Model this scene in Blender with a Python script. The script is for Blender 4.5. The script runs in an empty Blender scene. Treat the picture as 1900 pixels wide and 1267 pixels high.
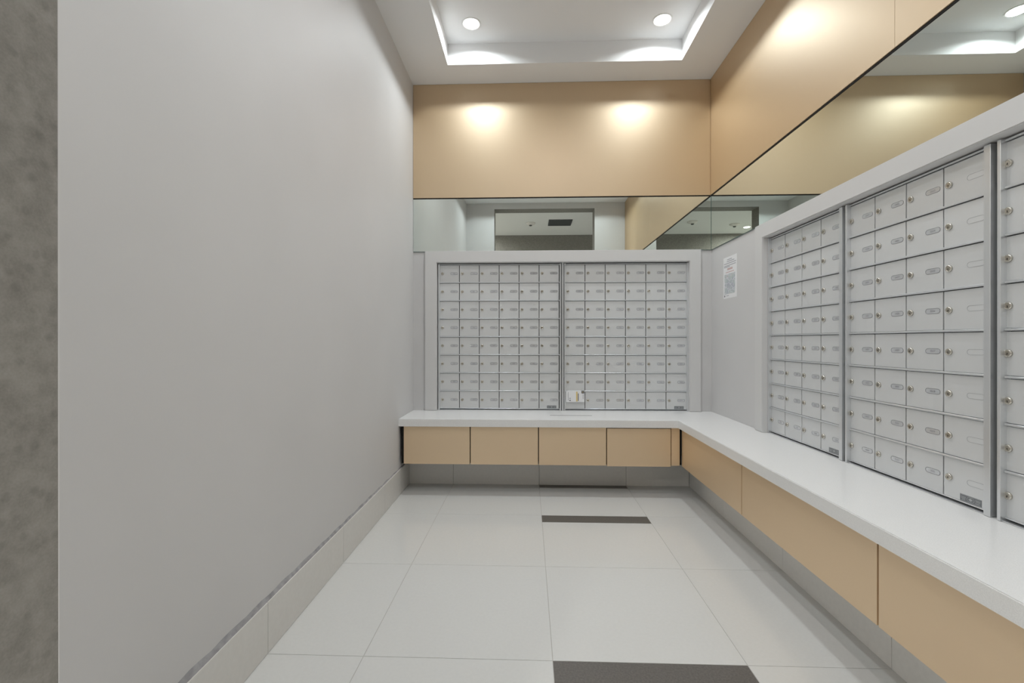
import bpy, bmesh, math, random
from mathutils import Vector, Matrix

random.seed(7)
SC = bpy.context.scene
COL = SC.collection

# ------------------------------------------------------------------ camera
cam_data = bpy.data.cameras.new('camera')
cam_data.sensor_fit = 'HORIZONTAL'
cam_data.sensor_width = 36.0
cam_data.lens = 850.8 / 1900 * 36.0
cam_data.clip_start = 0.02
cam = bpy.data.objects.new('camera', cam_data)
cam.location = (0.0, -3.386, 1.0076)
cam.rotation_euler = (math.pi / 2 - 0.001, 0.0, 0.035)
COL.objects.link(cam)
SC.camera = cam

# ------------------------------------------------------------------ world, exposure
world = bpy.data.worlds.new('world')
world.use_nodes = True
world.node_tree.nodes['Background'].inputs[0].default_value = (0.5, 0.5, 0.5, 1)
world.node_tree.nodes['Background'].inputs[1].default_value = 0.1
SC.world = world
SC.view_settings.view_transform = 'Standard'
SC.view_settings.look = 'None'
SC.view_settings.gamma = 1.0
SC.view_settings.use_curve_mapping = False
SC.view_settings.exposure = 0.04
SC.cycles.max_bounces = 8
SC.cycles.diffuse_bounces = 5
SC.cycles.glossy_bounces = 6
SC.cycles.use_denoising = True
SC.cycles.use_adaptive_sampling = True
SC.cycles.adaptive_threshold = 0.03

LAMP_POWER = 5.9          # watts of each coffer downlight
HALL_POWER = 85.0         # base watts in the hall, mostly for the unseen added fill lamps
LAMP_COLOR = (0.90, 0.97, 1.0)

# ------------------------------------------------------------------ dimensions (metres)
XL = -0.848               # left wall surface
XW = 1.327                # right wall surface
YW = -0.022               # back wall surface
YF = -2.95                # front wall (with the opening), room side
YF2 = -3.15               # front wall, hall side
ZC = 2.895                # ceiling ring
ZU = 3.037                # raised coffer
CX0, CX1, CY0, CY1 = -0.549, 1.034, -2.66, -0.266   # coffer opening
OX0, OX1, OZ = -0.462, 0.905, 2.815                 # doorway opening
ZT, TT = 0.498, 0.048     # worktop top and thickness
WTY, WTX = -0.418, 0.960  # worktop front edges
GY, GX = -0.395, 0.990    # cabinet fronts
GZ0, GZ1 = 0.200, 0.446
KY, KX = -0.170, 1.116    # kick faces
MIR0, MIR1 = 1.667, 2.052
GOLD0 = 2.060
DW, DH = 0.1475, 0.1334   # mailbox pitch
MZ = 0.504                # bottom of the door grid
XR = 1.3496               # right mailbox door plane


# ------------------------------------------------------------------ materials
def mat(name, color, rough=0.5, metal=0.0, spec=0.5, noise=None, bump=None, emit=None, coat=0.0):
    """noise = (scale, amount, detail, stretch) value variation; bump = (scale, strength, stretch)"""
    m = bpy.data.materials.new(name)
    m.use_nodes = True
    nt = m.node_tree
    b = nt.nodes['Principled BSDF']
    b.inputs['Base Color'].default_value = (*color, 1)
    b.inputs['Roughness'].default_value = rough
    b.inputs['Metallic'].default_value = metal
    b.inputs['Specular IOR Level'].default_value = spec
    b.inputs['Coat Weight'].default_value = coat
    if emit:
        b.inputs['Emission Color'].default_value = (*emit[0], 1)
        b.inputs['Emission Strength'].default_value = emit[1]
    if noise or bump:
        tc = nt.nodes.new('ShaderNodeTexCoord')

    def tex(scale, detail, stretch):
        mp = nt.nodes.new('ShaderNodeMapping')
        mp.inputs['Scale'].default_value = stretch
        nt.links.new(tc.outputs['Object'], mp.inputs['Vector'])
        n = nt.nodes.new('ShaderNodeTexNoise')
        n.inputs['Scale'].default_value = scale
        n.inputs['Detail'].default_value = detail
        nt.links.new(mp.outputs['Vector'], n.inputs['Vector'])
        return n
    if noise:
        n = tex(noise[0], noise[2], noise[3])
        mx = nt.nodes.new('ShaderNodeMix')
        mx.data_type = 'RGBA'
        mx.inputs[6].default_value = (*[c * (1 - noise[1]) for c in color], 1)
        mx.inputs[7].default_value = (*[min(1, c * (1 + noise[1])) for c in color], 1)
        cr = nt.nodes.new('ShaderNodeMapRange')
        cr.inputs['From Min'].default_value = 0.3
        cr.inputs['From Max'].default_value = 0.7
        nt.links.new(n.outputs['Fac'], cr.inputs['Value'])
        nt.links.new(cr.outputs['Result'], mx.inputs[0])
        nt.links.new(mx.outputs[2], b.inputs['Base Color'])
    if bump:
        n = tex(bump[0], 3.0, bump[2])
        bp = nt.nodes.new('ShaderNodeBump')
        bp.inputs['Strength'].default_value = bump[1]
        bp.inputs['Distance'].default_value = 0.002
        nt.links.new(n.outputs['Fac'], bp.inputs['Height'])
        nt.links.new(bp.outputs['Normal'], b.inputs['Normal'])
    return m


ISO = (1, 1, 1)
M = {}
M['wall'] = mat('wall_vinyl', (0.64, 0.632, 0.63), 0.55, 0, 0.35, (2.2, 0.02, 2, ISO), (260, 0.035, (1, 1, 0.6)))
M['ceiling'] = mat('ceiling_paint', (0.83, 0.83, 0.83), 0.7, 0, 0.3)


def gold_laminate(name, base, flake, fac):
    '''champagne-gold laminate: pigment and metal flake under a satin lacquer'''
    m = bpy.data.materials.new(name)
    m.use_nodes = True
    nt = m.node_tree
    a = nt.nodes['Principled BSDF']
    b = nt.nodes.new('ShaderNodeBsdfPrincipled')
    a.inputs['Base Color'].default_value = (*base, 1)
    a.inputs['Roughness'].default_value = 0.5
    a.inputs['Specular IOR Level'].default_value = 0.2
    b.inputs['Base Color'].default_value = (*flake, 1)
    b.inputs['Metallic'].default_value = 1.0
    b.inputs['Roughness'].default_value = 0.47
    mx = nt.nodes.new('ShaderNodeMixShader')
    mx.inputs[0].default_value = fac
    nt.links.new(a.outputs[0], mx.inputs[1])
    nt.links.new(b.outputs[0], mx.inputs[2])
    nt.links.new(mx.outputs[0], nt.nodes['Material Output'].inputs[0])
    return m


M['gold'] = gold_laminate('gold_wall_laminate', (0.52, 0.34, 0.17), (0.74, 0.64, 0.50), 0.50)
M['goldlit'] = gold_laminate('gold_laminate_lightened', (0.76, 0.555, 0.345), (0.95, 0.80, 0.61), 0.45)  # same gold laminate, colour lightened to imitate brighter light on the cabinet fronts
M['black'] = mat('black_gap', (0.012, 0.011, 0.010), 0.6, 0, 0.3)
M['mirror'] = mat('mirror_glass', (0.80, 0.855, 0.82), 0.0, 1.0)
M['mirroredge'] = mat('mirror_edge', (0.05, 0.10, 0.09), 0.2)
M['quartz'] = mat('white_quartz', (0.86, 0.86, 0.855), 0.2, 0, 0.5, (420, 0.05, 2, ISO))
M['frame'] = mat('frame_solid_surface', (0.66, 0.655, 0.65), 0.45, 0, 0.4)
M['tile'] = mat('white_porcelain', (0.70, 0.70, 0.685), 0.16, 0, 0.5, (90, 0.015, 3, ISO))
M['accent'] = mat('grey_porcelain', (0.135, 0.125, 0.115), 0.30, 0, 0.5, (160, 0.22, 3, ISO))
M['grout'] = mat('grout', (0.48, 0.46, 0.43), 0.9)
M['base'] = mat('baseboard_porcelain', (0.70, 0.685, 0.655), 0.35, 0, 0.45, (60, 0.02, 3, ISO))
M['kick'] = mat('baseboard_porcelain_lightened', (0.88, 0.865, 0.83), 0.3, 0, 0.45, (60, 0.02, 3, ISO))  # baseboard porcelain with a paler colour to lift the shade under the cabinets
M['caulk'] = mat('grey_caulk', (0.34, 0.335, 0.345), 0.6, 0, 0.3, (30, 0.25, 3, ISO))
M['alu'] = mat('anodised_aluminium', (0.72, 0.73, 0.735), 0.42, 0.35, 0.5, (3.0, 0.02, 2, ISO))
M['alurail'] = mat('extruded_aluminium', (0.72, 0.735, 0.75), 0.32, 0.7)
M['lock'] = mat('nickel_lock', (0.64, 0.61, 0.55), 0.24, 1.0)
M['lockface'] = mat('lock_plug', (0.52, 0.485, 0.42), 0.3, 1.0)
M['keyhole'] = mat('keyhole', (0.04, 0.03, 0.025), 0.6)
M['plate'] = mat('number_plate_plastic', (0.66, 0.67, 0.69), 0.2, 0.45, 0.5)
M['plateedge'] = mat('number_plate_edge', (0.20, 0.205, 0.215), 0.5)
M['slotedge'] = mat('pressed_slot_edge', (0.42, 0.43, 0.44), 0.5, 0.3)
M['ink'] = mat('printed_ink', (0.10, 0.10, 0.11), 0.6)
M['sticker'] = mat('silver_sticker', (0.20, 0.21, 0.22), 0.4, 0.3)
M['stickermark'] = mat('sticker_print', (0.50, 0.52, 0.53), 0.45, 0.3)
M['paper'] = mat('white_paper', (0.82, 0.82, 0.83), 0.7)
M['greystrip'] = mat('grey_strip', (0.22, 0.22, 0.225), 0.5)
M['greyink'] = mat('grey_print', (0.42, 0.42, 0.45), 0.7)
M['redink'] = mat('red_print', (0.62, 0.46, 0.45), 0.7)
M['yellowink'] = mat('yellow_print', (0.72, 0.55, 0.22), 0.7)
M['trimwhite'] = mat('white_trim', (0.80, 0.80, 0.79), 0.4)
M['lens'] = mat('lamp_lens', (1, 1, 1), 0.4, emit=((1.0, 0.99, 0.97), 6.0))
M['vent'] = mat('dark_vent', (0.05, 0.053, 0.055), 0.5)
M['plastic'] = mat('detector_plastic', (0.72, 0.69, 0.66), 0.5)
M['hallceil'] = mat('hall_ceiling_paint', (0.76, 0.76, 0.75), 0.8)


def concrete():
    m = mat('mottled_grey_vinyl', (0.25, 0.235, 0.21), 0.7, 0, 0.3)
    nt = m.node_tree
    b = nt.nodes['Principled BSDF']
    tc = nt.nodes.new('ShaderNodeTexCoord')
    n1 = nt.nodes.new('ShaderNodeTexNoise'); n1.inputs['Scale'].default_value = 55; n1.inputs['Detail'].default_value = 6
    n2 = nt.nodes.new('ShaderNodeTexNoise'); n2.inputs['Scale'].default_value = 420; n2.inputs['Detail'].default_value = 3
    v = nt.nodes.new('ShaderNodeTexVoronoi'); v.inputs['Scale'].default_value = 60
    for n in (n1, n2, v):
        nt.links.new(tc.outputs['Object'], n.inputs['Vector'])
    a = nt.nodes.new('ShaderNodeMath'); a.operation = 'MULTIPLY_ADD'
    nt.links.new(n2.outputs['Fac'], a.inputs[0]); a.inputs[1].default_value = 0.45
    nt.links.new(n1.outputs['Fac'], a.inputs[2])
    r = nt.nodes.new('ShaderNodeValToRGB')
    r.color_ramp.elements[0].position = 0.45; r.color_ramp.elements[0].color = (0.19, 0.18, 0.163, 1)
    r.color_ramp.elements[1].position = 1.0; r.color_ramp.elements[1].color = (0.285, 0.272, 0.25, 1)
    nt.links.new(a.outputs[0], r.inputs['Fac'])
    sp = nt.nodes.new('ShaderNodeMapRange')          # soft round darker blotches
    sp.inputs['From Min'].default_value = 0.16; sp.inputs['From Max'].default_value = 0.34
    sp.inputs['To Min'].default_value = 0.86; sp.inputs['To Max'].default_value = 1.0
    nt.links.new(v.outputs['Distance'], sp.inputs['Value'])
    mx = nt.nodes.new('ShaderNodeMix'); mx.data_type = 'RGBA'; mx.blend_type = 'MULTIPLY'; mx.inputs[0].default_value = 1
    nt.links.new(r.outputs['Color'], mx.inputs[6]); nt.links.new(sp.outputs['Result'], mx.inputs[7])
    nt.links.new(mx.outputs[2], b.inputs['Base Color'])
    return m


M['concrete'] = concrete()


def map_print():
    """the little street map printed on the notice"""
    m = mat('map_print', (0.5, 0.52, 0.58), 0.7)
    nt = m.node_tree
    b = nt.nodes['Principled BSDF']
    tc = nt.nodes.new('ShaderNodeTexCoord')
    v = nt.nodes.new('ShaderNodeTexVoronoi'); v.inputs['Scale'].default_value = 34; v.feature = 'DISTANCE_TO_EDGE'
    nt.links.new(tc.outputs['Object'], v.inputs['Vector'])
    n = nt.nodes.new('ShaderNodeTexNoise'); n.inputs['Scale'].default_value = 18
    nt.links.new(tc.outputs['Object'], n.inputs['Vector'])
    r = nt.nodes.new('ShaderNodeValToRGB')
    r.color_ramp.elements[0].position = 0.35; r.color_ramp.elements[0].color = (0.43, 0.45, 0.51, 1)
    r.color_ramp.elements[1].position = 0.62; r.color_ramp.elements[1].color = (0.50, 0.57, 0.55, 1)
    e = r.color_ramp.elements.new(0.75); e.color = (0.60, 0.46, 0.50, 1)
    nt.links.new(n.outputs['Fac'], r.inputs['Fac'])
    st = nt.nodes.new('ShaderNodeMath'); st.operation = 'LESS_THAN'; st.inputs[1].default_value = 0.06
    nt.links.new(v.outputs['Distance'], st.inputs[0])
    mx = nt.nodes.new('ShaderNodeMix'); mx.data_type = 'RGBA'
    mx.inputs[7].default_value = (0.66, 0.66, 0.70, 1)
    nt.links.new(st.outputs[0], mx.inputs[0]); nt.links.new(r.outputs['Color'], mx.inputs[6])
    nt.links.new(mx.outputs[2], b.inputs['Base Color'])
    return m


M['map'] = map_print()


# ------------------------------------------------------------------ mesh helpers
def box(bm, x0, x1, y0, y1, z0, z1, mi=0):
    vs = [bm.verts.new(p) for p in ((x0, y0, z0), (x1, y0, z0), (x1, y1, z0), (x0, y1, z0),
                                    (x0, y0, z1), (x1, y0, z1), (x1, y1, z1), (x0, y1, z1))]
    fs = []
    for q in ((0, 3, 2, 1), (4, 5, 6, 7), (0, 1, 5, 4), (1, 2, 6, 5), (2, 3, 7, 6), (3, 0, 4, 7)):
        f = bm.faces.new([vs[i] for i in q]); f.material_index = mi; fs.append(f)
    return fs


def bbox(bm, x0, x1, y0, y1, z0, z1, r=0.002, mi=0, seg=1):
    """box with eased edges"""
    t = bmesh.new()
    box(t, x0, x1, y0, y1, z0, z1)
    bmesh.ops.bevel(t, geom=list(t.edges), offset=r, segments=seg, affect='EDGES', profile=0.5)
    vm = {v: bm.verts.new(v.co) for v in t.verts}
    for f in t.faces:
        g = bm.faces.new([vm[v] for v in f.verts]); g.material_index = mi
    t.free()


def prism(bm, pts, axis, a, b, mi=0):
    """closed outline pts (2-D) extruded along axis from a to b; (u,v) are the other two axes in xyz order"""
    def P(p, t):
        l = list(p); l.insert(axis, t); return l
    lo = [bm.verts.new(P(p, a)) for p in pts]
    hi = [bm.verts.new(P(p, b)) for p in pts]
    n = len(pts)
    fs = [bm.faces.new(lo), bm.faces.new(hi)]
    for i in range(n):
        fs.append(bm.faces.new((lo[i], lo[(i + 1) % n], hi[(i + 1) % n], hi[i])))
    for f in fs:
        f.material_index = mi
    return fs


def ring(bm, out, inn, axis, a, b, mi=0):
    """closed band between two outlines of equal length, extruded"""
    def P(p, t):
        l = list(p); l.insert(axis, t); return l
    n = len(out)
    L = [[bm.verts.new(P(p, t)) for p in o] for t in (a, b) for o in (out, inn)]
    ol, il, oh, ih = L
    for i in range(n):
        j = (i + 1) % n
        for q in ((ol[i], ol[j], il[j], il[i]), (oh[i], oh[j], ih[j], ih[i]), (ol[i], ol[j], oh[j], oh[i]), (il[i], il[j], ih[j], ih[i])):
            bm.faces.new(q).material_index = mi


def lathe(bm, prof, seg=24, axis='Z', mi=0, mis=None):
    """profile [(r, h)] spun about an axis"""
    rings = []
    for r, h in prof:
        vs = []
        for k in range(seg):
            a = 2 * math.pi * k / seg
            c, s = r * math.cos(a), r * math.sin(a)
            vs.append(bm.verts.new((c, s, h) if axis == 'Z' else (c, h, s)))
        rings.append(vs)
    for i in range(len(rings) - 1):
        for k in range(seg):
            j = (k + 1) % seg
            f = bm.faces.new((rings[i][k], rings[i][j], rings[i + 1][j], rings[i + 1][k]))
            f.material_index = mis[i] if mis else mi
    f = bm.faces.new(rings[-1]); f.material_index = mis[-1] if mis else mi
    bm.faces.new(list(reversed(rings[0]))).material_index = mis[0] if mis else mi


def pill(cx, cz, w, h, n=7):
    r = h / 2
    pts = []
    for k in range(n):
        a = -math.pi / 2 + math.pi * k / (n - 1)
        pts.append((cx + w / 2 - r + r * math.cos(a), cz + r * math.sin(a)))
    for k in range(n):
        a = math.pi / 2 + math.pi * k / (n - 1)
        pts.append((cx - w / 2 + r + r * math.cos(a), cz + r * math.sin(a)))
    return pts


def mesh(name, bm, mats):
    bmesh.ops.recalc_face_normals(bm, faces=list(bm.faces))
    me = bpy.data.meshes.new(name)
    bm.to_mesh(me); bm.free()
    for m in (mats if isinstance(mats, (list, tuple)) else [mats]):
        me.materials.append(m)
    return me


def link(name, me, parent=None, loc=None, rot=None):
    o = bpy.data.objects.new(name, me)
    COL.objects.link(o)
    if parent is not None:
        o.parent = parent
    if loc is not None:
        o.location = loc
    if rot is not None:
        o.rotation_euler = rot
    return o


def obj(name, bm, mats, parent=None, loc=None, rot=None):
    return link(name, mesh(name, bm, mats), parent, loc, rot)


def tag(o, label, cat, group=None, kind=None):
    o['label'] = label
    o['category'] = cat
    if group:
        o['group'] = group
    if kind:
        o['kind'] = kind
    return o


def empty(name, loc, rot=(0, 0, 0)):
    o = bpy.data.objects.new(name, None)
    o.empty_display_size = 0.05
    o.location = loc
    o.rotation_euler = rot
    COL.objects.link(o)
    return o


def boxobj(name, dims, m, parent=None, r=0.0):
    bm = bmesh.new()
    if r:
        bbox(bm, *dims, r=r)
    else:
        box(bm, *dims)
    return obj(name, bm, m, parent)


def S(o, label, cat):
    return tag(o, label, cat, kind='structure')


# ------------------------------------------------------------------ the room shell
# back wall with its mailbox niche
BF = dict(x0=-0.757, x1=1.244, z1=1.667, ix0=-0.670, ix1=1.163, iz1=1.583)     # back surround
bm = bmesh.new()
box(bm, XL - 0.15, XW + 0.15, 0.045, 0.15, 0, 3.2)
box(bm, XL - 0.15, BF['ix0'], YW, 0.045, 0, 3.2)
box(bm, BF['ix1'], XW + 0.15, YW, 0.045, 0, 3.2)
box(bm, BF['ix0'], BF['ix1'], YW, 0.045, BF['iz1'], 3.2)
box(bm, BF['ix0'], BF['ix1'], YW, 0.045, 0, ZT - TT)
S(obj('wall_back', bm, M['wall']), 'off-white back wall behind the two wide mailbox banks', 'wall')

# right wall with its niche
RF = dict(y0=-0.703, y1=-2.745, z1=1.662, iy0=-0.787, iy1=-2.66, iz1=1.582)
bm = bmesh.new()
box(bm, XR + 0.045, XR + 0.15, YF, YW, 0, 3.2)
box(bm, XW, XR + 0.045, RF['iy0'], YW, 0, 3.2)
box(bm, XW, XR + 0.045, YF, RF['iy1'], 0, 3.2)
box(bm, XW, XR + 0.045, RF['iy1'], RF['iy0'], RF['iz1'], 3.2)
box(bm, XW, XR + 0.045, RF['iy1'], RF['iy0'], 0, ZT - TT)
S(obj('wall_right', bm, M['wall']), 'off-white right wall carrying the paper notice and three mailbox banks', 'wall')

S(boxobj('wall_left', (XL - 0.15, XL, YF, YW, 0, 3.2), M['wall']), 'large plain off-white wall on the left side', 'wall')

# front wall: white towards the room, mottled grey vinyl wrapped round the opening and on the hall side
bm = bmesh.new()
XA, XB = -2.6, 3.2
for x0, x1, z0, z1 in ((XL - 0.15, OX0, 0, 3.2), (OX1, XR + 0.15, 0, 3.2), (OX0, OX1, OZ, 3.2)):
    box(bm, x0, x1, YF - 0.001, YF, z0, z1, 0)
for x0, x1, z0, z1 in ((XA, OX0, 0, 3.2), (OX1, XB, 0, 3.2), (OX0, OX1, OZ, 3.2)):
    box(bm, x0, x1, YF2, YF - 0.001, z0, z1, 1)
S(obj('wall_front', bm, [M['wall'], M['concrete']]), 'near wall with the doorway, its jamb wrapped in mottled grey vinyl', 'wall')

# ceiling ring and raised coffer
bm = bmesh.new()
box(bm, XL - 0.15, CX0, YF, YW, ZC, ZU + 0.1)
box(bm, CX1, XR + 0.15, YF, YW, ZC, ZU + 0.1)
box(bm, CX0, CX1, CY1, YW, ZC, ZU + 0.1)
box(bm, CX0, CX1, YF, CY0, ZC, ZU + 0.1)
box(bm, CX0, CX1, CY0, CY1, ZU, ZU + 0.1)
S(obj('ceiling', bm, M['ceiling']), 'white ceiling with a raised rectangular coffer', 'ceiling')

# ------------------------------------------------------------------ floor: tiles laid piece by piece
floor = S(boxobj('floor', (XL - 0.1, XW + 0.1, YF2, YW, -0.06, -0.0016), M['grout']),
          'polished white tile floor with inlaid dark grey strips', 'floor')
TS, SX, SY = 0.604, 0.078, -1.938
xs = [XL] + [SX + TS * k for k in (-1, 0, 1)] + [XW]
ys = [-3.15, SY - TS * 2 + 0.0, SY - TS, SY, SY + TS, SY + 2 * TS, SY + 3 * TS, YW]
ys = sorted(set(y for y in ys if y >= -3.15))
STRIP = 0.098
accent_rows = (SY, SY + 2 * TS, SY + 3 * TS)
G = 0.0008
for i in range(len(xs) - 1):
    for j in range(len(ys) - 1):
        x0, x1, y0, y1 = xs[i] + G, xs[i + 1] - G, ys[j] + G, ys[j + 1] - G
        top = ys[j + 1]
        if abs(xs[i] - SX) < 1e-6 and any(abs(top - a) < 1e-6 for a in accent_rows):
            bm = bmesh.new(); bbox(bm, x0, x1, y1 - STRIP, y1, -0.012, 0.0, r=0.0005)
            obj('accent_tile', bm, M['accent'], floor)
            y1 -= STRIP + 2 * G
        bm = bmesh.new(); bbox(bm, x0, x1, y0, y1, -0.012, 0.0, r=0.0005)
        obj('floor_tile', bm, M['tile'], floor)

# left baseboard of long tiles with a bead of grey caulk on top
bb = empty('baseboard_left', (XL, 0, 0))
S(bb, 'pale tile baseboard with smeared grey caulk along the left wall', 'baseboard')
BBH = 0.166
cuts = [KY - 0.002] + [SY + 2 * TS, SY + TS, SY, SY - TS] + [YF + 0.002]
for a, b in zip(cuts[:-1], cuts[1:]):
    bm = bmesh.new(); bbox(bm, 0.0, 0.011, b + G, a - G, 0.001, BBH, r=0.001)
    obj('baseboard_tile', bm, M['base'], bb)
bm = bmesh.new()
n = 70
prev = None
for k in range(n + 1):
    t = k / n
    y = KY - 0.03 + (YF + 0.02 - KY + 0.03) * t
    h = 0.004 + 0.012 * min(1, t * 1.25) + 0.0022 * math.sin(k * 1.7) + random.uniform(-0.001, 0.001)
    d = 0.0035 + 0.004 * t
    c = [bm.verts.new(p) for p in ((0.0002, y, BBH), (d + 0.002, y, BBH), (d * 0.7, y, BBH + h * 0.45), (0.0002, y, BBH + h))]
    if prev:
        for q in range(3):
            bm.faces.new((prev[q], prev[q + 1], c[q + 1], c[q]))
    prev = c
obj('caulk_bead', bm, M['caulk'], bb)

# kick tiles under the cabinets
kb = empty('baseboard_back', (0, KY, 0))
S(kb, 'shaded tile kick base under the back row of cabinets', 'baseboard')
cuts = [XL + 0.001, SX - TS, SX, SX + TS, KX]
for a, b in zip(cuts[:-1], cuts[1:]):
    bm = bmesh.new(); bbox(bm, a + G, b - G, 0, 0.012, 0.0, GZ0 + 0.01, r=0.0008)
    obj('kick_tile', bm, M['kick'], kb)
kr = empty('baseboard_right', (KX, 0, 0))
S(kr, 'shaded tile kick base under the right-hand cabinets', 'baseboard')
cuts = [KY, SY + 2 * TS, SY + TS, SY, SY - TS, YF + 0.001]
for a, b in zip(cuts[:-1], cuts[1:]):
    bm = bmesh.new(); bbox(bm, 0, 0.012, b + G, a - G, 0.0, GZ0 + 0.01, r=0.0008)
    obj('kick_tile', bm, M['kick'], kr)

# ------------------------------------------------------------------ upper gold panels, shadow gaps and mirrors
GYU, GXU = -0.032, 1.314
tg = empty('trim_1', (0, 0, 0))
S(tg, 'gold metallic wall cladding above the back mirror', 'wall panel')
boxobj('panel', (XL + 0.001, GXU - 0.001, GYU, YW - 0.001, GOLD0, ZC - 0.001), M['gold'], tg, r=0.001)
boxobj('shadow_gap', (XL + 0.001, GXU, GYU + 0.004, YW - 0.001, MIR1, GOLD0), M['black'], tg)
tr = empty('trim_2', (0, 0, 0))
S(tr, 'gold metallic wall cladding above the right mirror', 'wall panel')
for a, b in ((YW - 0.001, -1.692), (-1.6935, YF + 0.002)):
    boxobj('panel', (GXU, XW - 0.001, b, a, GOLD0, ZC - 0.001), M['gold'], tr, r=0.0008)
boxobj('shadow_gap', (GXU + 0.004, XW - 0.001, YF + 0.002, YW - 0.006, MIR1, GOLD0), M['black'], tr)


def mirror(name, dims, label, edge):
    o = empty(name, ((dims[0] + dims[1]) / 2, (dims[2] + dims[3]) / 2, dims[4]))
    tag(o, label, 'mirror', 'mirror band above the mailboxes')
    x, y, z = o.location
    d = (dims[0] - x, dims[1] - x, dims[2] - y, dims[3] - y, dims[4] - z, dims[5] - z)
    boxobj('glass', d, M['mirror'], o)
    if edge == 'x':
        boxobj('edge', (d[0], d[1], d[2] - 0.0004, d[3], d[4] - 0.0025, d[4]), M['mirroredge'], o)
    else:
        boxobj('edge', (d[0] - 0.0004, d[1], d[2], d[3], d[4] - 0.0025, d[4]), M['mirroredge'], o)
    return o


mirror('wall_mirror', (XL + 0.002, 1.3195, YW - 0.0065, YW - 0.0005, MIR0, MIR1 - 0.0005),
       'frameless mirror strip above the back mailbox banks', 'x')
mirror('wall_mirror', (1.3205, XW - 0.0005, YF + 0.003, YW - 0.0065, MIR0, MIR1 - 0.0005),
       'long frameless mirror strip running along the right wall', 'y')
boxobj('edge', (1.3190, 1.3204, YW - 0.0072, YW - 0.0066, MIR0, MIR1 - 0.001), M['mirroredge'])
_e = bpy.data.objects['edge'] if False else COL.objects[-1]
_m = [o for o in COL.objects if o.name.startswith('wall_mirror')][0]
_e.parent = _m
_e.location = -_m.location

# ------------------------------------------------------------------ mailbox surrounds
FY = -0.045
bm = bmesh.new()
ring_o = [(BF['x0'], ZT + 0.0005), (BF['x0'], BF['z1']), (BF['x1'], BF['z1']), (BF['x1'], ZT + 0.0005)]
ring_i = [(BF['ix0'], ZT + 0.0005), (BF['ix0'], BF['iz1']), (BF['ix1'], BF['iz1']), (BF['ix1'], ZT + 0.0005)]


def u_frame(outer, inner, axis, a, b):
    """inverted-U surround: left post, lintel, right post in one outline"""
    pts = [outer[0], outer[1], outer[2], outer[3], inner[3], inner[2], inner[1], inner[0]]
    t = bmesh.new()
    lo = min(a, b); hi = max(a, b)
    prism(t, pts, axis, lo, hi)
    bmesh.ops.recalc_face_normals(t, faces=list(t.faces))
    return t


t = u_frame(ring_o, ring_i, 1, FY, YW)
ed = [e for e in t.edges if all(abs(v.co.y - FY) < 1e-6 for v in e.verts)]
bmesh.ops.bevel(t, geom=ed, offset=0.003, segments=2, affect='EDGES')
tag(obj('mailbox_surround', t, M['frame']), 'off-white squared surround framing the two back mailbox banks', 'surround', 'mailbox surrounds')

FX = 1.302
ro = [(RF['y0'], ZT + 0.0005), (RF['y0'], RF['z1']), (RF['y1'], RF['z1']), (RF['y1'], ZT + 0.0005)]
ri = [(RF['iy0'], ZT + 0.0005), (RF['iy0'], RF['iz1']), (RF['iy1'], RF['iz1']), (RF['iy1'], ZT + 0.0005)]
t = u_frame(ro, ri, 0, FX, XW)
ed = [e for e in t.edges if all(abs(v.co.x - FX) < 1e-6 for v in e.verts)]
bmesh.ops.bevel(t, geom=ed, offset=0.003, segments=2, affect='EDGES')
tag(obj('mailbox_surround', t, M['frame']), 'off-white squared surround framing the right wall mailbox banks', 'surround', 'mailbox surrounds')

# ------------------------------------------------------------------ mailboxes
# digit meshes from the built-in font, read once
def digit_geo():
    out = {}
    for ch in '0123456789':
        cu = bpy.data.curves.new('digit', 'FONT')
        cu.body = ch
        cu.size = 1.0
        cu.resolution_u = 2
        o = bpy.data.objects.new('digit', cu)
        me = o.to_mesh()
        vs = [v.co.copy() for v in me.vertices]
        fs = [tuple(p.vertices) for p in me.polygons]
        x0 = min(v.x for v in vs); x1 = max(v.x for v in vs)
        out[ch] = ([(v.x - x0, v.y) for v in vs], fs, x1 - x0)
        o.to_mesh_clear()
        bpy.data.objects.remove(o)
        bpy.data.curves.remove(cu)
    return out


DIG = digit_geo()


def number_mesh(txt, h=0.0072):
    sc = h / 0.72
    vs, fs, x = [], [], 0.0
    gap = 0.16
    for ch in txt:
        v, f, w = DIG[ch]
        n = len(vs)
        vs += [((p[0] + x) * sc, 0.0, (p[1] - 0.35) * sc) for p in v]
        fs += [tuple(reversed([i + n for i in q])) for q in f]
        x += w + gap
    x = (x - gap) * sc / 2
    me = bpy.data.meshes.new('number')
    me.from_pydata([(a - x, b, c) for a, b, c in vs], [], fs)
    me.materials.append(M['ink'])
    return me


LX, PX, PW, PH = 0.0215, 0.1085, 0.056, 0.0175     # lock centre, plate centre and size
RAIL = 0.0065
DZ0, DZ1 = 0.0066, DH - 0.0034                      # door top and bottom inside one row
ZM = DH / 2 + 0.002

# door blank: slightly dished edges
t = bmesh.new(); bbox(t, 0.0023, DW - 0.0023, 0.0, 0.006, DZ0, DZ1, r=0.0006)
ME_DOOR = mesh('door', t, M['alu'])
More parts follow.
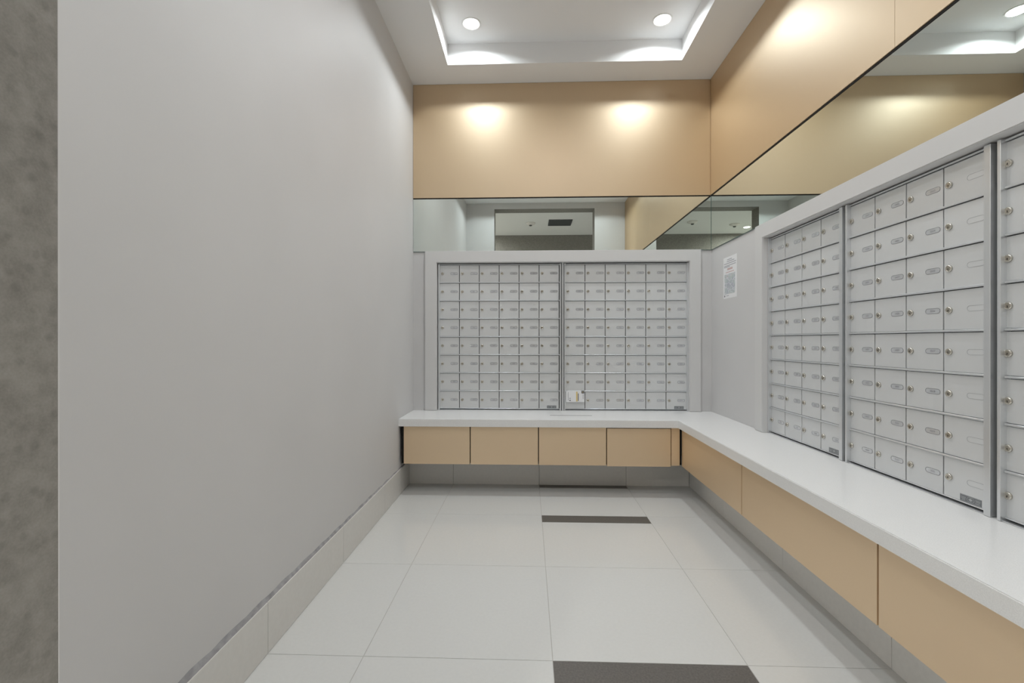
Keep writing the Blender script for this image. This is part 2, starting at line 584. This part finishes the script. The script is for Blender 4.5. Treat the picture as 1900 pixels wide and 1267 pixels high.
# lock: bezel, plug and key slot
t = bmesh.new()
lathe(t, [(0.0108, 0.0), (0.0108, -0.0035), (0.0100, -0.0052), (0.0078, -0.0060), (0.0072, -0.0048), (0.0004, -0.0048)], 20, 'Y',
      mis=[0, 0, 0, 0, 1])
box(t, -0.0009, 0.0009, -0.0052, -0.0046, -0.0050, 0.0008, 2)
t2 = [(-0.0017, 0.0), (0.0, 0.0017), (0.0017, 0.0), (0.0, -0.0017)]
prism(t, t2, 1, -0.00525, -0.0046, 2)
ME_LOCK = mesh('lock', t, [M['lock'], M['lockface'], M['keyhole']])
for p in ME_LOCK.polygons:
    p.use_smooth = len(p.vertices) == 4 and p.material_index == 0
# number plate
t = bmesh.new()
ring(t, pill(0, 0, PW, PH), pill(0, 0, PW - 0.0024, PH - 0.0024), 1, -0.0008, 0.0, 1)
prism(t, pill(0, 0, PW - 0.0024, PH - 0.0024), 1, -0.0004, 0.0, 0)
ME_PLATE = mesh('number_plate', t, [M['plate'], M['plateedge']])
# empty pressed slot
t = bmesh.new()
ring(t, pill(0, 0, PW, PH), pill(0, 0, PW - 0.0018, PH - 0.0018), 1, -0.0006, 0.0, 0)
prism(t, pill(0, 0, PW - 0.0018, PH - 0.0018), 1, -0.0002, 0.0, 1)
ME_SLOT = mesh('plate_slot', t, [M['slotedge'], M['alu']])
# maker's sticker: dark strip, oval emblem and lines of tiny print
t = bmesh.new()
box(t, -0.034, 0.034, -0.0006, 0.0, -0.0105, 0.0105, 0)
for z in (-0.0092, 0.0086):
    box(t, -0.0325, 0.0325, -0.0009, -0.0006, z, z + 0.0007, 1)
ring(t, pill(0.0, 0, 0.024, 0.0135), pill(0.0, 0, 0.0225, 0.012), 1, -0.0009, -0.0006, 1)
prism(t, [(-0.007, 0), (0, 0.0045), (0.007, 0), (0, -0.0045)], 1, -0.0009, -0.0006, 1)
for x0, x1, z in ((-0.031, -0.015, 0.003), (-0.030, -0.016, -0.001), (-0.028, -0.017, -0.005), (0.015, 0.031, 0.004), (0.016, 0.030, 0.0), (0.015, 0.029, -0.005)):
    box(t, x0, x1, -0.0009, -0.0006, z - 0.0007, z + 0.0007, 1)
ME_STICK = mesh('maker_sticker', t, [M['sticker'], M['stickermark']])


def mailbox_bank(label, loc, rot, cols, numbers, lst, rst):
    """numbers: list by column then row from the top; None = blank slot"""
    W = cols * DW
    HT = 8 * DH
    root = empty('mailbox_bank', loc, rot)
    tag(root, label, 'mailboxes', 'mailbox banks')
    P = -0.018
    boxobj('back_panel', (lst[0] - 0.0055, W + rst[1] + 0.0055, 0.012, 0.022, -0.005, HT + 0.0105), M['black'], root)
    boxobj('stile', (lst[0], lst[1], P, 0.012, -0.005, HT + 0.0055), M['alurail'], root, r=0.0008)
    boxobj('stile', (W + rst[0], W + rst[1], P, 0.012, -0.005, HT + 0.0055), M['alurail'], root, r=0.0008)
    boxobj('top_rail', (lst[1], W + rst[0], -0.006, 0.012, HT - 0.001, HT + 0.0045), M['alurail'], root, r=0.0008)
    boxobj('bottom_rail', (lst[1], W + rst[0], -0.005, 0.012, 0.0032, 0.0068), M['alurail'], root, r=0.0008)
    boxobj('sill', (lst[0], W + rst[1], -0.012, 0.012, -0.0052, -0.0026), M['alurail'], root)
    t = bmesh.new(); bbox(t, lst[1], W + rst[0], -0.0075, 0.010, 0.0, RAIL, r=0.0012)
    me_r = mesh('row_rail', t, M['alurail'])
    for r in range(1, 8):
        link('row_rail', me_r, root, (0, 0, r * DH - 0.001))
    k = 0
    for c in range(cols):
        for r in range(8):
            z = (7 - r) * DH
            d = link('door', ME_DOOR, root, (c * DW, 0, z))
            d.rotation_euler = (random.uniform(-0.003, 0.003), 0, random.uniform(-0.003, 0.003))
            lk = link('lock', ME_LOCK, d, (LX, 0, ZM), (0, random.uniform(-0.25, 0.25), 0))
            num = numbers[k] if k < len(numbers) else None
            k += 1
            if num is None:
                link('plate_slot', ME_SLOT, d, (PX, 0, ZM + 0.001))
            else:
                link('number_plate', ME_PLATE, d, (PX, 0, ZM + 0.001))
                link('number', number_mesh(str(num)), d, (PX, -0.00055, ZM + 0.001))
            if c == cols - 1 and r == 7:
                link('maker_sticker', ME_STICK, d, (DW - 0.055, 0, DZ0 + 0.0115))
    return root


units = list(range(101, 113))
for f in range(2, 16):
    units += [f * 100 + u for u in range(1, 11)]
i0 = units.index(1307)
right2 = units[i0:i0 + 24]
right1 = units[i0 - 32:i0]
back = units[i0 - 128:i0 - 32]
RZ = (0, 0, -math.pi / 2)
mailbox_bank('wide aluminium mailbox bank on the back wall, nearer the left wall, no flyer', (-0.6564, 0, MZ), (0, 0, 0), 6,
             back[:48], (-0.0075, 0.003), (0.003, 0.014))
mailbox_bank('wide aluminium mailbox bank on the back wall with a flyer on its lowest corner door', (0.2704, 0, MZ), (0, 0, 0), 6,
             back[48:], (-0.006, 0.002), (-0.003, 0.009))
mailbox_bank('four-column mailbox bank on the right wall, the one nearest the corner notice', (XR, -0.7802, MZ), RZ, 4, right1, (0.0065, 0.016), (0.002, 0.022))
mailbox_bank('four-column mailbox bank in the middle of the right wall, last column unnumbered', (XR, -1.4044, MZ), RZ, 4, right2, (0.0065, 0.016), (0.002, 0.022))
mailbox_bank('mailbox bank cut off at the right edge of the picture, no numbers', (XR, -2.0286, MZ), RZ, 4, [], (0.0065, 0.016), (0.002, 0.022))
# slim cover strip between the two back banks
mull = boxobj('joint_cover', (0.2475, 0.2605, -0.020, 0.02, ZT + 0.001, BF['iz1'] - 0.001), M['alurail'], None, r=0.001)
tag(mull, 'slim vertical aluminium strip between the two back mailbox banks', 'strip')

# ------------------------------------------------------------------ worktop and cabinets
t = bmesh.new()
pts = [(XL + 0.001, WTY), (WTX, WTY), (WTX, YF + 0.001), (XW - 0.001, YF + 0.001), (XW - 0.001, YW - 0.001), (XL + 0.001, YW - 0.001)]
prism(t, pts, 2, ZT - TT, ZT)
# ledge under the recessed banks
box(t, BF['ix0'] + 0.001, BF['ix1'] - 0.001, YW - 0.001, 0.04, ZT - TT + 0.001, ZT)
box(t, XW - 0.001, XR + 0.04, RF['iy1'] + 0.001, RF['iy0'] - 0.001, ZT - TT + 0.001, ZT)
bmesh.ops.recalc_face_normals(t, faces=list(t.faces))
ed = [e for e in t.edges if all(v.co.z > ZT - 1e-5 for v in e.verts) and all(v.co.y <= WTY + 1e-5 for v in e.verts) and all(v.co.x <= WTX + 1e-5 for v in e.verts)]
bmesh.ops.bevel(t, geom=ed, offset=0.0025, segments=2, affect='EDGES')
tag(obj('worktop', t, M['quartz']), 'L-shaped white speckled quartz worktop below the mailboxes', 'worktop')

gx = [-0.821, -0.379, 0.068, 0.509, 0.923]
labs = ['gold cabinet at the left end of the back row, against the left wall',
        'second gold cabinet from the left wall in the back row',
        'third gold cabinet from the left wall in the back row',
        'fourth gold cabinet of the back row, its front hanging slightly low beside the corner']
for i in range(4):
    x0, x1 = gx[i], gx[i + 1]
    c = empty('base_cabinet', ((x0 + x1) / 2, GY, GZ0))
    tag(c, labs[i], 'cabinet', 'back row of floating gold cabinets')
    h = (x1 - x0) / 2
    boxobj('body', (-h + 0.001, h - 0.001, 0.020, KY - GY - 0.002 + 0.11, 0.002, GZ1 - GZ0 + 0.001), M['black'], c)
    bm = bmesh.new()
    dz = -0.004 if i == 3 else 0.0
    bbox(bm, -h + 0.0032, h - 0.0032, 0.0, 0.018, 0.0 + dz, GZ1 - GZ0 - 0.001 + dz, r=0.0006)
    obj('front_panel', bm, M['goldlit'], c)
f = empty('cabinet_filler', ((gx[4] + GX) / 2, GY, GZ0))
tag(f, 'narrow gold filler strip in the inner corner of the cabinets', 'cabinet filler')
h = (GX - gx[4]) / 2
boxobj('panel', (-h + 0.002, h - 0.012, 0.003, 0.018, 0.002, GZ1 - GZ0), M['goldlit'], f, r=0.0006)
boxobj('shadow_gap', (-h, h + 0.004, 0.018, 0.03, 0.004, GZ1 - GZ0), M['black'], f)
lf = boxobj('cabinet_filler', (XL + 0.012, gx[0], GY + 0.012, GY + 0.03, GZ0, GZ1 + 0.001), M['black'])
tag(lf, 'dark recessed gap strip between left wall and first gold cabinet', 'cabinet filler')
gy = [GY + 0.004, -1.223, -2.052, YF + 0.003]
labs = ['gold cabinet of the right-hand run next to the inner corner',
        'long gold cabinet in the middle of the right-hand run',
        'nearest gold cabinet of the right-hand run, cut off by the picture edge']
for i in range(3):
    y0, y1 = gy[i], gy[i + 1]
    c = empty('base_cabinet', (GX, (y0 + y1) / 2, GZ0))
    tag(c, labs[i], 'cabinet', 'right-hand run of floating gold cabinets')
    h = (y0 - y1) / 2
    boxobj('body', (0.020, KX - GX + 0.11, -h + 0.001, h - 0.03 if i == 0 else h - 0.001, 0.002, GZ1 - GZ0 + 0.001), M['black'], c)
    bm = bmesh.new(); bbox(bm, 0.0, 0.018, -h + 0.0035, h - 0.0035, 0.0, GZ1 - GZ0 - 0.001, r=0.0006)
    obj('front_panel', bm, M['goldlit'], c)

# ------------------------------------------------------------------ downlights
def downlight(label, x, y, z, power, color, group, spread=152):
    o = empty('downlight', (x, y, z))
    tag(o, label, 'ceiling light', group)
    t = bmesh.new()
    lathe(t, [(0.062, 0.0), (0.0615, -0.003), (0.058, -0.004), (0.0535, -0.004), (0.051, -0.0012), (0.0505, -0.0006)], 40)
    r = obj('trim_ring', t, M['trimwhite'], o)
    t = bmesh.new()
    lathe(t, [(0.050, -0.0008), (0.049, -0.0020), (0.036, -0.0026), (0.001, -0.0030)], 40)
    obj('lens', t, M['lens'], o)
    ld = bpy.data.lights.new('lamp', 'AREA')
    ld.shape = 'DISK'
    ld.size = 0.096
    ld.energy = power
    ld.color = color
    ld.spread = math.radians(spread)
    lo = bpy.data.objects.new('lamp', ld)
    lo.location = (0, 0, -0.0038)
    lo.parent = o
    COL.objects.link(lo)
    return o


g = 'downlights in the ceiling coffer'
downlight('round white downlight in the coffer nearest the back left corner', -0.363, -0.462, ZU, LAMP_POWER, LAMP_COLOR, g)
downlight('round white downlight in the coffer nearest the back right corner', 0.848, -0.455, ZU, LAMP_POWER, LAMP_COLOR, g)
downlight('round downlight in the middle of the coffer, out of view', 0.2425, -1.46, ZU, LAMP_POWER, (1.0, 0.93, 0.93), g)
downlight('round white downlight at the near left end of the coffer', -0.363, -2.46, ZU, LAMP_POWER, LAMP_COLOR, g)
downlight('round white downlight at the near right end of the coffer', 0.848, -2.46, ZU, LAMP_POWER, LAMP_COLOR, g)

# ------------------------------------------------------------------ the hall behind the camera, seen in the mirrors
HZ, HY = 2.90, -4.88
S(boxobj('floor_hall', (XA, XB, HY, YF2, -0.06, 0.0), M['tile']), 'white tile floor of the hall beyond the doorway', 'floor')
S(boxobj('ceiling_hall', (XA, XB, HY, YF2, HZ, HZ + 0.1), M['hallceil']), 'plain white hall ceiling seen in the mirrors', 'ceiling')
S(boxobj('wall_hall', (XA, XB, HY - 0.1, HY, 0, 3.0), M['concrete']), 'grey hall wall seen in the mirrors', 'wall')
S(boxobj('wall_hall_left', (XA - 0.1, XA, HY, YF2, 0, 3.0), M['concrete']), 'grey end wall of the hall on the left', 'wall')
S(boxobj('wall_hall_right', (XB, XB + 0.1, HY, YF2, 0, 3.0), M['concrete']), 'grey end wall of the hall on the right', 'wall')
g = 'downlights in the hall ceiling'
downlight('bright round hall downlight reflected beside the paper notice', -0.99, -4.42, HZ, HALL_POWER * 0.16, (1.0, 0.985, 0.95), g, 174)
downlight('unseen fill lamp added in the hall, far left of the doorway', -2.3, -4.0, HZ, HALL_POWER * 1.35, (1.0, 0.985, 0.95), g, 174)  # added out of view to send bounced fill light through the doorway
downlight('unseen fill lamp added in the hall, far right of the doorway', 2.95, -3.7, HZ, HALL_POWER * 0.6, (1.0, 0.985, 0.95), g, 174)  # weaker added fill lamp, also out of view


def detector(label, x, y):
    o = empty('smoke_detector', (x, y, HZ))
    tag(o, label, 'smoke detector', 'smoke detectors in the hall')
    t = bmesh.new(); lathe(t, [(0.078, 0), (0.078, -0.012), (0.066, -0.022), (0.040, -0.034), (0.030, -0.036)], 28)
    obj('base', t, M['plastic'], o)
    t = bmesh.new(); lathe(t, [(0.024, -0.035), (0.024, -0.044), (0.016, -0.050), (0.004, -0.052)], 20)
    obj('sensor', t, M['vent'], o)


detector('smoke detector on the hall ceiling beside the dark vent', 0.04, -4.03)
detector('smoke detector on the hall ceiling beside a lit downlight', -0.70, -4.22)
v = empty('ceiling_vent', (0.51, -4.02, HZ))
tag(v, 'dark square vent in the hall ceiling', 'vent')
t = bmesh.new()
sq = lambda s: [(-s, -s), (s, -s), (s, s), (-s, s)]
ring(t, sq(0.185), sq(0.165), 2, -0.008, 0.0)
obj('vent_frame', t, M['vent'], v)
t = bmesh.new(); bbox(t, -0.165, 0.165, -0.009, 0.009, -0.006, -0.003, r=0.0005)
me_s = mesh('slat', t, M['vent'])
for k in range(12):
    link('slat', me_s, v, (0, -0.152 + k * 0.0276, 0), (0.5, 0, 0))
boxobj('duct', (-0.165, 0.165, -0.165, 0.165, -0.0015, -0.0002), M['black'], v)

# ------------------------------------------------------------------ paper: notice, flyer, loose sheet
def quad_print(name, parent, x0, x1, z0, z1, m, y=-0.0008, d=0.0003):
    return boxobj(name, (x0, x1, y - d, y, z0, z1), m, parent)


n = empty('paper_notice', (XW, -0.222, 1.292), RZ)
tag(n, 'printed paper notice with a small map taped to the right wall', 'notice')
NW, NH = 0.200, 0.274
boxobj('sheet', (0, NW, -0.0006, -0.0001, 0, NH), M['paper'], n)
for x0, x1, z in ((0.06, 0.13, 0.256), (0.055, 0.165, 0.244), (0.012, 0.190, 0.231), (0.012, 0.186, 0.217), (0.012, 0.10, 0.209)):
    quad_print('text_line', n, x0, x1, z - 0.0028, z + 0.0022, M['greyink'])
quad_print('heading', n, 0.062, 0.140, 0.186, 0.199, M['redink'])
quad_print('text_line', n, 0.038, 0.160, 0.170, 0.175, M['redink'])
quad_print('map', n, 0.020, 0.176, 0.028, 0.160, M['map'])
bm = bmesh.new(); lathe(bm, [(0.0065, 0), (0.0065, -0.0003)], 16, 'Y')
obj('logo_dot', bm, M['ink'], n, (0.022, -0.0008, 0.016))
quad_print('text_line', n, 0.046, 0.085, 0.015, 0.019, M['greyink'])

fl = empty('flyer', (0.2785, -0.016, 0.562), (-0.05, 0, 0))
tag(fl, 'white and yellow flyer stuck over the lowest mailbox door', 'flyer')
FW, FH = 0.134, 0.079
t = bmesh.new()
# sheet with a slight bow
nseg = 8
rows = []
for k in range(nseg + 1):
    x = FW * k / nseg
    bow = -0.004 * math.sin(math.pi * k / nseg)
    rows.append([t.verts.new((x, bow + dy, z)) for dy, z in ((0, 0), (0, FH), (0.0006, FH), (0.0006, 0))])
for a, b in zip(rows[:-1], rows[1:]):
    for q in range(4):
        t.faces.new((a[q], b[q], b[(q + 1) % 4], a[(q + 1) % 4]))
t.faces.new(rows[0]); t.faces.new(list(reversed(rows[-1])))
obj('sheet', t, M['paper'], fl)


def fprint(name, x0, x1, z0, z1, m):
    xm = (x0 + x1) / 2
    y = -0.004 * math.sin(math.pi * xm / FW)
    quad_print(name, fl, x0, x1, z0, z1, m, y - 0.0003, 0.0009)


fprint('yellow_band', 0.073, 0.083, 0.004, 0.075, M['yellowink'])
fprint('text_column', 0.086, 0.091, 0.008, 0.062, M['ink'])
fprint('text_column', 0.1235, 0.1255, 0.022, 0.054, M['ink'])
fprint('text_column', 0.013, 0.017, 0.010, 0.072, M['greyink'])
fprint('text_block', 0.024, 0.033, 0.007, 0.015, M['ink'])
fprint('text_block', 0.024, 0.033, 0.022, 0.030, M['greyink'])
fprint('logo_square', 0.112, 0.132, 0.062, 0.081, M['ink'])
bm = bmesh.new(); ring(bm, [(0.119, 0.0685), (0.125, 0.0685), (0.125, 0.0745), (0.119, 0.0745)], [(0.1205, 0.07), (0.1235, 0.07), (0.1235, 0.073), (0.1205, 0.073)], 1, -0.0032, -0.0028)
obj('logo_mark', bm, M['yellowink'], fl)

# thin strip lying on the worktop
bm = bmesh.new(); bbox(bm, 0.150, 0.436, -0.2415, -0.2375, ZT, ZT + 0.0016, r=0.0004)
tag(obj('thin_strip', bm, M['greystrip']), 'hair-thin dark grey strip lying on the white back worktop', 'strip')
